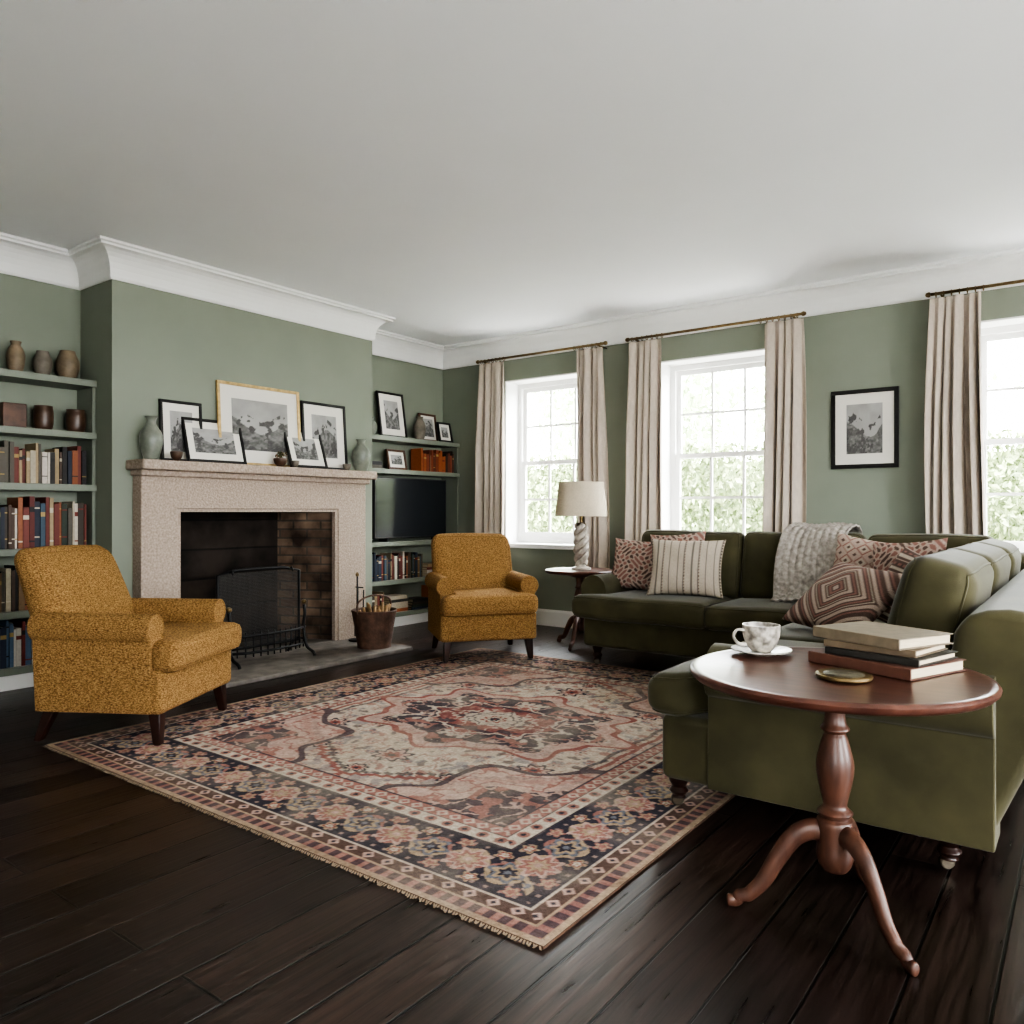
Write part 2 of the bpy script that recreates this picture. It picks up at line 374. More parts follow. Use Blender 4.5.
# fire screen
fs=empty('fire_screen',(-4.58,3.245,.032))
w2=.325
def fr(pts,r,nm,closed=False): tube(fs,nm,pts,r,M_iron,8,closed)
fr([(0,-w2,.10),(0,w2,.10),(0,w2,.60),(0,0.2,.625),(0,0,.63),(0,-.2,.625),(0,-w2,.60)],.012,'frame',True)
M_mesh=mat('screen_wire',(0.10,0.095,0.09),0.45,metal=.6)
ml=[]
yy=-w2+.01
while yy<w2: ml.append(((-.001,yy,.10),(.001,yy+.0022,.612))); yy+=.0095
zz=.11
while zz<.61: ml.append(((.0012,-w2,zz),(.0026,w2,zz+.0022))); zz+=.0095
boxes('wire_mesh',ml,M_mesh,fs)
fr([(.012,-.24,.615),(.03,-.24,.63),(.045,-.24,.60)],.006,'handle_l'); fr([(.012,.24,.615),(.03,.24,.63),(.045,.24,.60)],.006,'handle_r')
fr([(.07,-w2,.20),(.14,-.2,.20),(.16,0,.20),(.14,.2,.20),(.07,w2,.20)],.009,'grate_rail_top')
fr([(.07,-w2,.09),(.14,-.2,.09),(.16,0,.09),(.14,.2,.09),(.07,w2,.09)],.009,'grate_rail_low')
for i in range(13):
    y=-.3+i*.05; x=.07+.09*(1-(y/w2)**2)
    fr([(x,y,.06),(x,y,.225)],.005,'spindle_%d'%i)
for sx,y in ((1,-.3),(2,.3)):
    fr(smooth_prof([(.09,y,.36),(.10,y,.30),(.085,y,.22),(.10,y,.12),(.13,y,.06),(.19,y,.035),(.21,y,.012)]),.011,'andiron_%d'%sx)
    lathe(fs,'andiron_knob_%d'%sx,[(0,-.02),(.016,-.01),(.02,0),(.016,.012),(0,.02)],M_brass,12,(.09,y,.38))
    fr(smooth_prof([(.0,y,.12),(-.05,y,.07),(-.09,y,.012)]),.01,'foot_%d'%sx)
    fr([(0,y,.12),(.10,y,.12)],.008,'brace_%d'%sx)
# basket with kindling + tools
bk=empty('kindling_basket',(-4.35,4.09,.031))
lathe(bk,'bucket',smooth_prof([(.0,0),(.12,0),(.125,.01),(.145,.14),(.168,.265)],3)+[(.172,.275),(.168,.282),(.155,.275),(.13,.12),(.11,.03),(0,.025)],M_bask,28)
tube(bk,'handle',smooth_prof([(0,-.165,.26),(.0,-.17,.33),(0,-.12,.37),(0,0,.39),(0,.12,.37),(0,.17,.33),(0,.165,.26)]),.007,M_bask,8)
for i in range(16):
    a=random.random()*6.28; r=random.random()*.08; b=random.random()*6.28
    p0=Vector((r*math.cos(a),r*math.sin(a),.05)); p1=Vector((min(.11,r+.06)*math.cos(a+random.uniform(-.8,.8)),min(.11,r+.06)*math.sin(a),.27+random.random()*.08))
    tube(bk,'stick_%d'%i,[p0,(p0+p1)/2+Vector((.004,.004,0)),p1],[.012,.014,.011],M_stick,6)
ft=empty('fireplace_tools',(-4.66,4.20,.031))
lathe(ft,'stand_base',[(0,0),(.07,0),(.07,.012),(.02,.02),(0,.02)],M_iron,20)
tube(ft,'stand_rod',[(0,0,.01),(0,0,.52)],.007,M_iron)
lathe(ft,'stand_knob',[(0,.50),(.014,.515),(.014,.53),(0,.545)],M_brass,12)
tube(ft,'poker',[(.03,.03,.04),(.035,.035,.40)],.005,M_iron); tube(ft,'shovel_rod',[(-.03,.03,.06),(-.03,.035,.42)],.005,M_iron)
rbox(ft,'shovel_pan',(-.036,.0,.03),(-.026,.065,.12),M_iron,.003)
tube(ft,'crossbar',[(-.04,.02,.42),(.045,.02,.42)],.005,M_iron)

# ---------------------------------------------------------------- bookcases + books
PAL=[L(96,40,34),L(176,166,146),L(38,44,58),L(128,102,74),L(32,30,30),L(52,62,50),L(140,84,54),L(196,188,174),L(76,58,46),L(66,84,98),L(140,124,98),L(112,54,46),L(160,140,108),L(44,56,72),L(66,56,46),L(44,40,38),L(90,84,74)]
class Buf:
    def __init__(s): s.v=[];s.f=[];s.c=[]
    def quad(s,p,c):
        b=len(s.v); s.v+=p; s.f.append((b,b+1,b+2,b+3)); s.c+=[c]*4
    def box(s,lo,hi,c,M=None,top=None):
        x0,y0,z0=lo;x1,y1,z1=hi
        P=[Vector(q) for q in ((x0,y0,z0),(x1,y0,z0),(x1,y1,z0),(x0,y1,z0),(x0,y0,z1),(x1,y0,z1),(x1,y1,z1),(x0,y1,z1))]
        if M: P=[M@q for q in P]
        for k,q in enumerate(((0,3,2,1),(4,5,6,7),(0,1,5,4),(1,2,6,5),(2,3,7,6),(3,0,4,7))):
            s.quad([P[i] for i in q],top if (k==1 and top) else c)
PG=L(196,184,158)
def books_row(B,y0,y1,z,hmin,hmax,xf,depth=.16,pal=PAL):
    y=y0
    while y<y1-.02:
        t=random.uniform(.014,.036); 
        if y+t>y1: break
        h=random.uniform(hmin,hmax); c=random.choice(pal); d=depth*random.uniform(.85,1); xs=xf-random.uniform(0,.015)
        c2=random.choice([L(170,144,90),L(190,180,160),L(30,28,28),L(120,50,40)])
        lv=[0,.12,.15,.70,.80,1] if random.random()<.6 else [0,.22,.25,.84,.87,1]
        g=.0012
        for i in range(5):
            cc=c if i%2==0 else (c2 if random.random()<.5 else c)
            B.box((xs-.004,y+g,z+lv[i]*h),(xs,y+t-g,z+lv[i+1]*h),cc)
        B.box((xs-d,y+g,z),(xs-.004,y+g+.003,z+h),c); B.box((xs-d,y+t-g-.003,z),(xs-.004,y+t-g,z+h),c)
        B.box((xs-d+.006,y+g+.003,z+.004),(xs-.004,y+t-g-.003,z+h-.005),PG)
        y+=t
def books_flat(B,yc,z,n,xf,w=.24,pal=PAL):
    for i in range(n):
        t=random.uniform(.02,.035); c=random.choice(pal); ww=w*random.uniform(.85,1); d=.16
        y0=yc-ww/2+random.uniform(-.01,.01)
        B.box((xf-d,y0,z),(xf,y0+ww,z+.003),c); B.box((xf-d,y0,z+t-.003),(xf,y0+ww,z+t),c); B.box((xf-.004,y0,z+.003),(xf,y0+ww,z+t-.003),c)
        B.box((xf-d+.005,y0+.005,z+.003),(xf-.004,y0+ww-.005,z+t-.003),PG); z+=t+.0005
def bookcase(name,ya,yb,zs):
    p=empty(name,(0,0,0)); XF=-5.09
    for i,z in enumerate(zs):
        rbox(p,'shelf_%d'%i,(XL+.001,ya+.002,z-.042),(XF,yb-.002,z),M_shelf,.003)
    boxes('plinth',[((XL+.001,ya+.002,0),(XF-.01,yb-.002,zs[-1]-.042))],M_trim,p)
    for i,(a,b) in enumerate(((ya+.002,ya+.022),(yb-.022,yb-.002))):
        boxes('side_%d'%i,[((XL+.001,a,zs[j+1]),(XF-.02,b,zs[j]-.042)) for j in range(len(zs)-1)],M_shelf,p)
ZL=[1.888,1.555,1.223,.83,.46,.13]
bookcase('bookcase',YS,Y0,ZL)
ZR=[1.74,1.44,.78,.43,.13]
bookcase('bookcase',Y1,YW,ZR)
B=Buf(); xf=-5.115; a=YS+.03; b=Y0-.03
books_row(B,a,b-.02,ZL[2]+.001,.19,.25,xf); books_row(B,a,b,ZL[3]+.001,.24,.32,xf)
books_row(B,a,b-.02,ZL[4]+.001,.2,.29,xf)
books_row(B,a,b,ZL[5]+.001,.22,.28,xf,pal=[L(56,80,112),L(120,48,42),L(196,190,180),L(40,50,70),L(80,104,130)])
meshpy('shelved_books',B.v,B.f,M_books,smooth=False,cols=B.c)
B=Buf(); a=Y1+.03; b=YW-.03
books_row(B,5.42,b-.02,ZR[1]+.001,.15,.22,xf,pal=[L(156,88,52),L(130,68,46),L(60,48,40),L(170,138,104),L(100,54,40)])
books_flat(B,a+.20,ZR[1]+.001,2,xf,.2)
books_row(B,a,5.45,ZR[3]+.001,.18,.26,xf); books_flat(B,5.62,ZR[3]+.001,4,xf)
books_row(B,a,4.95,ZR[4]+.001,.16,.2,xf); books_flat(B,5.12,ZR[4]+.001,5,xf,.26,[L(60,58,54),L(186,176,156),L(156,88,52)]); books_flat(B,5.42,ZR[4]+.001,4,xf,.26); books_row(B,5.6,5.9,ZR[4]+.001,.14,.2,xf,pal=[L(186,140,84),L(160,100,64),L(110,60,44),L(190,180,160)])
meshpy('shelved_books',B.v,B.f,M_books,smooth=False,cols=B.c)

tv=empty('television',(-5.15,5.31,.781))
rbox(tv,'bezel',(-.02,-.48,.025),(.02,.48,.585),M_tvb,.006); rbox(tv,'screen',(.0205,-.468,.04),(.022,.468,.573),M_tv,.0005,1)
rbox(tv,'foot_1',(-.06,-.36,0),(.06,-.34,.03),M_tvb,.004); rbox(tv,'foot_2',(-.06,.34,0),(.06,.36,.03),M_tvb,.004)

def pot(name,prof,m,loc,seg=28,hollow=True):
    p=smooth_prof(prof,4); r,z=p[-1]
    if hollow: p=p+[(r*.8,z),(r*.72,z-.01),(r*.6,z-.03),(0,z-.035)]
    return lathe(None,name,[(0,0)]+p,m,seg,loc)
J1=[(.035,0),(.05,.03),(.058,.09),(.045,.13),(.03,.15),(.036,.17)]
J2=[(.04,0),(.06,.04),(.062,.08),(.045,.115),(.04,.13)]
CR=[(.05,0),(.062,.03),(.064,.09),(.058,.12),(.06,.128)]
def sc(p,r,h): 
    mr=max(a for a,_ in p); mh=p[-1][1]; return [(a/mr*r,b/mh*h) for a,b in p]
XPs=-5.2
pot('pottery_jar',sc(J1,.05,.19),M_tan_cer,(XPs,1.965,1.889)); pot('pottery_jar',sc(J2,.052,.155),M_grey_cer,(XPs,2.115,1.889)); pot('pottery_jar',sc(J2,.066,.18),M_tan_cer,(XPs,2.262,1.889))
pot('brown_crock',sc(CR,.055,.15),M_brn_cer,(XPs,2.12,1.556)); pot('brown_crock',sc(CR,.058,.145),M_brn_cer,(XPs,2.31,1.556))
rbox(None,'wooden_box',(-5.27,1.87,1.556),(-5.13,2.0,1.70),M_brownf,.006)
pot('pottery_jar',sc(J1,.05,.2),M_tan_cer,(XPs,1.75,1.889)); pot('brown_crock',sc(CR,.055,.15),M_brn_cer,(XPs,1.6,1.556))

# art
def art_land(seed):
    def f(u,v):
        h=.45+.15*np.sin(u*5+seed)+.1*fbm(u*5,u*0+seed,seed); sky=.75-.25*fbm(u*4,v*4,seed+3)
        g=.12+.5*fbm(u*14,v*20,seed+5)**1.5
        t=np.where(v>h,sky,g); tree=(fbm(u*9,v*7,seed+9)>.58)&(v<h+.25); return np.where(tree,.10+.15*fbm(u*40,v*40,seed),t)
    return f
def picture(name,w,h,fw,mfr,mw,loc,rx,rz,seed=1,depth=.02,tint=(1,.98,.94)):
    p=empty(name,loc,(rx,0,rz)); d=depth
    def bar(nm,x0,x1,z0,z1): rbox(p,nm,(x0,-d,z0),(x1,0,z1),mfr,.003)
    bar('frame_bottom',-w/2,w/2,0,fw); bar('frame_top',-w/2,w/2,h-fw,h); bar('frame_side_1',-w/2,-w/2+fw,fw-.001,h-fw+.001); bar('frame_side_2',w/2-fw,w/2,fw-.001,h-fw+.001)
    boxes('mat_board',[((-w/2+fw-.002,-d*.5,fw-.002),(w/2-fw+.002,-d*.2,h-fw+.002))],M_matb,p)
    x0=-w/2+fw+mw;x1=-x0;z0=fw+mw;z1=h-fw-mw; nx=70;nz=70
    U,V=np.meshgrid(np.linspace(0,1,nx),np.linspace(0,1,nz)); g=np.clip(art_land(seed)(U,V),0.01,.9)
    vv=np.stack([x0+(x1-x0)*U,np.full_like(U,-d*.5-.001),z0+(z1-z0)*V],-1).reshape(-1,3)
    cc=np.stack([g*tint[0],g*tint[1],g*tint[2]],-1).reshape(-1,3)*.55
    ff=[(j*nx+i,j*nx+i+1,(j+1)*nx+i+1,(j+1)*nx+i) for j in range(nz-1) for i in range(nx-1)]
    meshpy('print',vv,ff,M_col,p,smooth=False,cols=cc)
    return p
R90=math.pi/2
zm=1.382
def mantel(w,h,fw,m,mw,yc,xbot,seed):
    th=math.asin(min(.9,(xbot-(XB+.004))/h)); picture('picture_frame',w,h,fw,m,mw,(xbot,yc,zm),-th,R90,seed)
mantel(.70,.59,.022,M_gold,.09,3.455,-4.86,2)
mantel(.30,.41,.02,M_black,.05,2.84,-4.87,5)
mantel(.45,.315,.02,M_black,.05,3.065,-4.81,8)
mantel(.44,.53,.022,M_black,.075,4.045,-4.86,11)
mantel(.35,.315,.02,M_black,.05,3.83,-4.79,15)
VP=[(.045,0),(.05,.01),(.075,.10),(.07,.17),(.035,.22),(.03,.25),(.045,.275)]
pot('mantel_vase',sc(VP,.068,.275),M_grn_cer,(-4.77,2.575,1.3805)); pot('mantel_vase',sc(VP,.075,.26),M_grn_cer,(-4.77,4.34,1.3805))
BW=[(.02,0),(.045,.02),(.055,.05),(.05,.055)]
for nm,m,y,r,h in (('small_bowl',M_brn_cer,2.72,.04,.06),('small_bowl',M_brn_cer,3.52,.05,.06),('small_pot',M_grey_cer,3.65,.03,.05),('small_pot',M_grey_cer,4.15,.035,.05)):
    pot(nm,sc(BW,r,h),m,(-4.725,y,1.3805),20)
def sprig(loc,n,r,cols,h):
    B=Buf()
    for i in range(n):
        a=random.random()*6.28; rr=random.random()*r; z=random.random()*h
        M=Matrix.Translation(Vector(loc)+Vector((rr*math.cos(a),rr*math.sin(a),z)))@Euler((random.random()*3,random.random()*3,random.random()*3)).to_matrix().to_4x4()
        s=.012; B.quad([M@Vector((-s,0,0)),M@Vector((0,-s*.5,0)),M@Vector((s,0,0)),M@Vector((0,s*.5,0))],random.choice(cols))
    return B
B=sprig((-4.725,3.52,1.445),90,.045,[L(90,80,50),L(120,90,60),L(70,80,50)],.04); meshpy('dried_flowers',B.v,B.f,M_leaf,smooth=False,cols=B.c)
# right alcove top-shelf
picture('picture_frame',.34,.43,.02,M_black,.06,(-5.22,5.15,1.742),-.15,R90,21)
picture('picture_frame',.24,.28,.02,M_brownf,.03,(-5.24,5.66,1.742),-.15,R90,24)
picture('picture_frame',.19,.20,.018,M_black,.03,(-5.15,5.80,1.742),-.2,R90,27)
picture('picture_frame',.24,.19,.02,M_brownf,.03,(-5.18,5.16,1.442),-.2,R90,29)
pot('green_vase',sc(VP,.055,.16),M_grn_cer,(-5.17,4.82,1.741)); pot('pottery_jug',sc(J1,.06,.22),M_grey_cer,(-5.16,5.44,1.741))
picture('picture_frame',.45,.565,.03,M_black,.075,(-1.293,YW-.001,1.362),0,0,33)

# ---------------------------------------------------------------- curtains
def curtain(name,x0,x1,seed,yc=5.80,ztop=2.465):
    rs=random.Random(seed); nu=150;nv=30; w=x1-x0; folds=4.5*w/.32; v=[]
    ph=rs.random()*6
    for j in range(nv+1):
        t=j/nv; z=ztop*(1-t)+.012*t
        amp=.014+.036*min(1,t*3)
        ww=w*(.86+.16*math.sin(min(1,t*1.3)*math.pi/2)); xc=(x0+x1)/2+.012*math.sin(t*3+ph)
        for i in range(nu+1):
            u=i/nu; q=u+.035*math.sin(u*9+ph)+.02*math.sin(t*4+u*5+ph)
            y=yc+amp*math.sin(q*folds*2*math.pi)*(1+.3*math.sin(q*folds+ph))+.012*math.sin(q*folds*.9*math.pi+ph+t*2)
            v.append((xc+(u-.5)*ww+.010*math.cos(q*folds*4*math.pi),y,z))
    f=[(j*(nu+1)+i,j*(nu+1)+i+1,(j+1)*(nu+1)+i+1,(j+1)*(nu+1)+i) for j in range(nv) for i in range(nu)]
    o=meshpy(name,v,f,M_curt); s=o.modifiers.new('s','SOLIDIFY'); s.thickness=.003; return o
def rod(x0,x1):
    p=empty('curtain_rod',((x0+x1)/2,5.80,2.495)); h=(x1-x0)/2
    tube(p,'pole',[(-h,0,0),(h,0,0)],.011,M_brass,12)
    for s in (-1,1):
        lathe(p,'finial_%d'%(s+2),[(0,0),(.016,.004),(.018,.016),(.012,.03),(0,.036)],M_brass,14,(s*h,0,0),(0,s*R90,0))
        tube(p,'bracket_%d'%(s+2),[(s*(h-.06),0,-.01),(s*(h-.06),.08,-.012),(s*(h-.06),.149,-.012)],.007,M_brass,8)
        for k in range(7):
            xx=s*(h-.03-k*.045)
            pts=[(xx,.018*math.cos(a),.018*math.sin(a)-.006) for a in [i*math.pi/6 for i in range(12)]]
            tube(p,'ring_%d_%d'%(s+2,k),pts,.003,M_brass,6,True)
for xs_,sd in (((-4.75,-4.41),1),((-3.62,-3.32),2),((-3.14,-2.81),3),((-1.99,-1.67),4),((-.87,-.53),5),((.25,.58),6)):
    curtain('linen_curtain',xs_[0],xs_[1],sd)
rod(-4.72,-3.34); rod(-3.10,-1.69); rod(-.85,.58)

# ---------------------------------------------------------------- rug
def build_rug():
    x0,x1,y0,y1=-3.745,-1.05,1.535,4.62
    W=(x1-x0)/2;Hh=(y1-y0)/2; nx,ny=560,640
    X,Y=np.meshgrid(np.linspace(-W,W,nx),np.linspace(-Hh,Hh,ny))
    cream=np.array(L(196,183,166));rose=np.array(L(158,108,100));pale=np.array(L(188,158,145));navy=np.array(L(46,45,60));blue=np.array(L(112,115,124));tan=np.array(L(172,149,122));red=np.array(L(144,80,74)); brown=np.array(L(90,68,62))
    wob=.006*np.sin(Y*30)+.008*(fbm(X*6,Y*6,3)-.5)
    ax=np.abs(X)+wob;ay=np.abs(Y)+wob; ex=W-np.abs(X);ey=Hh-np.abs(Y); e=np.minimum(ex,ey); al=np.where(ex<ey,Y,X)
    C=np.empty(X.shape+(3,)); C[:]=cream
    def put(m,c,a=1.0):
        m=(m*a)[...,None]; C[:]=C*(1-m)+c*m
    def ros(dx,dy,R,cs,pet=8):
        r=np.hypot(dx,dy); th=np.arctan2(dy,dx); rr=R*(.82+.18*np.cos(pet*th))
        put(r<rr,cs[0]); put(r<rr*.78,cs[1]); put(r<rr*.5,cs[2]); put(r<rr*.2,cs[0])
    def ridge(s,seed,w): return np.abs(fbm(ax*s+3.3,ay*s+5.1,seed,3)-.5)<w
    def blob(s,seed,t): return fbm(ax*s+1.7,ay*s+9.2,seed,2)>t
    put(fbm(X*2.2,Y*2.2,11)>.5,pale,.15); put(fbm(X*3.1,Y*2.6,19)>.58,tan,.20)
    put(ridge(9,51,.012),red,.55); put(ridge(13,57,.010),rose,.5); put(blob(17,61,.70),red,.6); put(blob(20,67,.72),navy,.6); put(blob(15,71,.72),blue,.55)
    # small floral sprays laid out on a lattice
    per=.21
    for ox,oy,cs in ((0,0,(rose,cream,navy)),(.5,.5,(blue,pale,red))):
        cx=(ax/per+ox); cy=(ay/per+oy); dx=(cx-np.round(cx))*per; dy=(cy-np.round(cy))*per
        r=np.hypot(dx,dy); th=np.arctan2(dy,dx); rr=.034*(.75+.25*np.cos(6*th))
        put(r<rr,cs[0],.75); put(r<rr*.6,cs[1],.8); put(r<rr*.25,cs[2],.8)
    fw,fh=W-.50,Hh-.50
    q=.022; sx=np.floor(ax/q)*q; sy=np.floor(ay/q)*q
    hx=np.maximum(sx/.80, sx/.80*.45+sy/1.02)
    put((hx<1.0)&(hx>.965),red,.85); put((hx<.955)&(hx>.93),navy,.65)
    put((hx>1.0),pale,.2)
    th=np.arctan2(ay/.50,ax/.68); r=np.hypot(ax/.68,ay/.50)
    lob=r/(1+.10*np.cos(8*th)+.05*np.cos(16*th))
    lob=np.floor(lob*38)/38
    put(lob<1.02,pale,.75); put((lob<1.02)&ridge(12,81,.022),red,.6); put((lob<1.02)&(lob>.97),red,.9)
    put(lob<.84,navy,.92); put((lob<.84)&ridge(13,83,.035),pale,.85); put((lob<.84)&blob(19,85,.66),rose,.9); put((lob<.84)&blob(22,86,.69),cream,.85)
    put((lob<.52),red,.75); put((lob<.52)&ridge(14,87,.04),cream,.75); put((lob<.52)&blob(18,89,.62),navy,.8); put((lob<.52)&(lob>.48),cream,.9)
    put(lob<.26,cream,.9); put((lob<.26)&ridge(18,91,.05),navy,.7)
    ros(ax,ay,.07,(red,cream,navy))
    for px,py,R in ((0,.72,.10),(.0,.92,.055),(.60,.52,.085),(.72,.86,.06),(.40,.80,.06)):
        ros(ax-px,ay-py,R,(navy,pale,red),8)
    dcx=fw-ax; dcy=fh-ay; dc=np.hypot(dcx/.55,dcy/.62)/(1+.10*np.cos(8*np.arctan2(dcy,dcx))); dc=np.floor(dc*30)/30
    put(dc<1,pale,.7); put((dc<1)&ridge(12,95,.04),red,.65); put((dc<1)&(dc>.93),navy,.8)
    put(dc<.6,navy,.88); put((dc<.6)&ridge(14,97,.045),pale,.9); put((dc<.6)&blob(18,99,.64),rose,.9)
    def band(a,b): return (e>=a)&(e<b)
    def rep(p,P,o=0): qq=(p+o)/P; return (qq-np.round(qq))*P
    b_=band(.445,.50); put(b_,rose); put(b_&(np.abs(np.abs(rep(al,.06))+np.abs(e-.472)-.02)<.007),cream,.8)
    b_=band(.385,.445); put(b_,cream); put(b_&(np.hypot(rep(al,.075),e-.415)<.022),red,.8); put(b_&(np.hypot(rep(al,.075),e-.415)<.010),navy)
    b_=band(.375,.385)|band(.44,.447)|band(.5,.507); put(b_,navy,.85)
    b_=band(.13,.375); put(b_,navy)
    P=.30; d=rep(al,P); qd=e-.2525
    vine=np.abs(qd-.065*np.sin(2*np.pi*al/P+1.57)); put(b_&(vine<.013),tan)
    vin2=np.abs(qd+.065*np.sin(2*np.pi*al/P+1.57)); put(b_&(vin2<.010),rose)
    def rosb(dx,dy,R,cs,pet=8):
        r=np.hypot(dx,dy*1.1); th=np.arctan2(dy,dx); rr=R*(.8+.2*np.cos(pet*th))
        put(b_&(r<rr),cs[0]); put(b_&(r<rr*.75),cs[1]); put(b_&(r<rr*.48),cs[2]); put(b_&(r<rr*.2),cs[0])
    rosb(d,qd,.086,(pale,rose,tan)); rosb(rep(al,P,P/2),qd,.073,(blue,tan,navy),6)
    for s in (-1,1):
        rosb(rep(al,P,P/4*1),qd-s*.085,.035,(rose,tan,rose),5); rosb(rep(al,P,-P/4),qd-s*.085,.035,(tan,red,cream),5)
    dots=np.hypot(rep(al,.05),rep(e,.05))<.008; put(b_&dots&(np.abs(C-navy).sum(-1)<.02),pale,.6)
    b_=band(.12,.13); put(b_,cream,.8)
    b_=band(.07,.12); put(b_,brown); put(b_&(np.abs(rep(al,.08))+np.abs(e-.095)<.024),pale); put(b_&(np.abs(rep(al,.08))+np.abs(e-.095)<.010),navy); 
    b_=band(.06,.07); put(b_,tan,.8)
    b_=band(.02,.06); put(b_,rose,.8); put(b_&(np.abs(rep(al,.05))<.014),navy,.8)
    put(band(-1,.02),tan,.8)
    w=np.clip((fbm(X*5,Y*5,21)-.40)*2.2,0,1)*.38+.05; C[:]=C*(1-w[...,None])+np.array(L(188,174,157))*w[...,None]
    ab=.88+.24*fbm(X*.6,Y*7,31); C*=ab[...,None]
    sp_=fbm(X*70,Y*70,41,2); C*= (.8+.4*sp_)[...,None]
    Z=.009+.0015*fbm(X*3,Y*3,5)
    v=np.stack([X,Y,Z],-1).reshape(-1,3)
    i=np.arange(nx-1);j=np.arange(ny-1);I,J=np.meshgrid(i,j); a=(J*nx+I).ravel()
    f=np.stack([a,a+1,a+nx+1,a+nx],-1)
    me=bpy.data.meshes.new('persian_rug'); me.vertices.add(len(v)); me.vertices.foreach_set('co',v.ravel().astype(np.float32))
    me.loops.add(len(f)*4); me.loops.foreach_set('vertex_index',f.ravel().astype(np.int32)); me.polygons.add(len(f)); me.polygons.foreach_set('loop_start',np.arange(len(f),dtype=np.int32)*4)
    me.update(calc_edges=True)
    at=me.color_attributes.new('Col','FLOAT_COLOR','POINT'); c4=np.ones((len(v),4),dtype=np.float32); c4[:,:3]=np.clip(C.reshape(-1,3),0,1); at.data.foreach_set('color',c4.ravel())
    p=empty('persian_rug',((x0+x1)/2,(y0+y1)/2,0))
    link('pile',me,M_rug,p)
    rbox(p,'backing',(-W,-Hh,.001),(W,Hh,.008),M_bask,.001,1)
    B=Buf()
    for s in (-1,1):
        x=-W
        while x<W-.008:
            l=random.uniform(.004,.014); dx=random.uniform(-.006,.006); c=L(160,142,120)
            y=s*Hh; B.quad([Vector((x,y,.007)),Vector((x+.006,y,.007)),Vector((x+.006+dx,y+s*l,.002)),Vector((x+dx,y+s*l,.002))],c); x+=.009
    meshpy('fringe',B.v,B.f,M_col,p,smooth=False,cols=B.c)
build_rug()

# ---------------------------------------------------------------- roll arm helper
def arm_profile(z0,zt,t,r):
    cz=zt-r; cw=-t*.12; pts=[(t/2,z0),(t/2,cz-r*.55)]
    for i in range(15):
        a=math.radians(-38+i*(256/14)); pts.append((cw+r*math.cos(a),cz+r*math.sin(a)))
    pts+=[(-t/2+.004,cz-r*.75),(-t/2,z0)]
    return pts
# ---------------------------------------------------------------- armchairs (front = -Y local)
def armchair(loc,rz):
    p=empty('armchair',loc,(0,0,rz))
    rbox(p,'seat_base',(-.345,-.315,.15),(.345,.28,.345),M_mustard,.025,3)
    for s in (-1,1):
        prism(p,'arm_%d'%(s+2),arm_profile(.155,.595,.12,.068),-.265,.28,lambda a,b,t,s=s:(s*(.288-a),t+.10*max(0,(b-.3))*(t>0),b),M_mustard,.022,4)
        tube(p,'arm_piping_%d'%(s+2),[(s*(.288-a),-.263,b) for a,b in arm_profile(.165,.591,.105,.062)],.005,M_mustard,6)
    def lean(pos,h):
        z=pos.z/h.z
        pos.y*=1.0-.28*z
        pos.x*=1.0+.02*z-.04*max(0,z)**4
        pos.y+=.125*z+.02*z*z
        return pos
    cushion(p,'back',(-.305,.165,.16),(.305,.345,.875),M_mustard,.07,.10,22,fn=lean,axis=1,pipe=.86)
    def tee(pos,h):
        k=1/(1+math.exp((pos.y+h.y*.50)*70)); pos.x*=.79+.21*k; return pos
    cushion(p,'seat_cushion',(-.335,-.375,.335),(.335,.19,.47),M_mustard,.04,.18,24,fn=tee,pipe=.8)
    for k,(x,y,dx,dy) in enumerate(((-.29,-.265,-.015,-.015),(.29,-.265,.015,-.015),(-.28,.24,-.02,.055),(.28,.24,.02,.055))):
        bm=bmesh.new(); bmesh.ops.create_cube(bm,size=1)
        for v in bm.verts:
            b=v.co.z<0; s=.034 if b else .056; v.co=Vector((x+v.co.x*s+(dx if b else 0),y+v.co.y*s+(dy if b else 0),.012 if b else .16))
        bmesh.ops.bevel(bm,geom=bm.edges[:],offset=.004,segments=2,affect='EDGES')
        from_bm('leg_%d'%k,bm,M_leg,p,wn=True)
    return p
armchair((-3.73,1.95,0),math.radians(90+30.9))
armchair((-3.60,4.44,0),math.radians(51))

# ---------------------------------------------------------------- sectional sofa
sf=empty('sectional_sofa',(0,0,0))
rbox(sf,'base_long',(-2.78,4.53,.14),(-.26,5.36,.34),M_olive,.03,3)
rbox(sf,'base_return',(-1.22,2.51,.11),(-.26,4.60,.34),M_olive,.03,3)
pr=[(5.10,.30),(5.20,.72)]
for i in range(9):
    a=math.pi-i*math.pi/8; pr.append((5.30+.095*math.cos(a),.735+.085*math.sin(a)))
pr+=[(5.40,.60),(5.36,.145),(5.12,.145)]
prism(sf,'back_long',pr,-2.80,-.10,lambda a,b,t:(t,a,b),M_olive,.03,4,.5)
pr=[(-.46,.30),(-.32,.66)]
for i in range(9):
    a=math.pi-i*math.pi/8; pr.append((-.18+.135*math.cos(a),.70+.08*math.sin(a)))
pr+=[(-.07,.50),(-.23,.115),(-.46,.115)]
prism(sf,'back_return',pr,2.53,5.38,lambda a,b,t:(a,t,b),M_olive,.04,5,.5)
prism(sf,'arm_far',arm_profile(.145,.615,.15,.10),4.62,5.36,lambda a,b,t:(-2.73+a,t,b),M_olive,.025,4)
prism(sf,'arm_near',arm_profile(.112,.60,.16,.10),-1.04,-.21,lambda a,b,t:(t,2.58+a,b),M_olive,.025,4)
def teeL(side,axis,frontaxis,fs):
    def fn(pos,h):
        fpos=pos[frontaxis]*fs+h[frontaxis]*.62
        k=1/(1+math.exp(fpos*60))
        if pos[axis]*side>0:
            pos[axis]*=1-(1-k)*(.17/h[axis])
        return pos
    return fn
SZ=.33
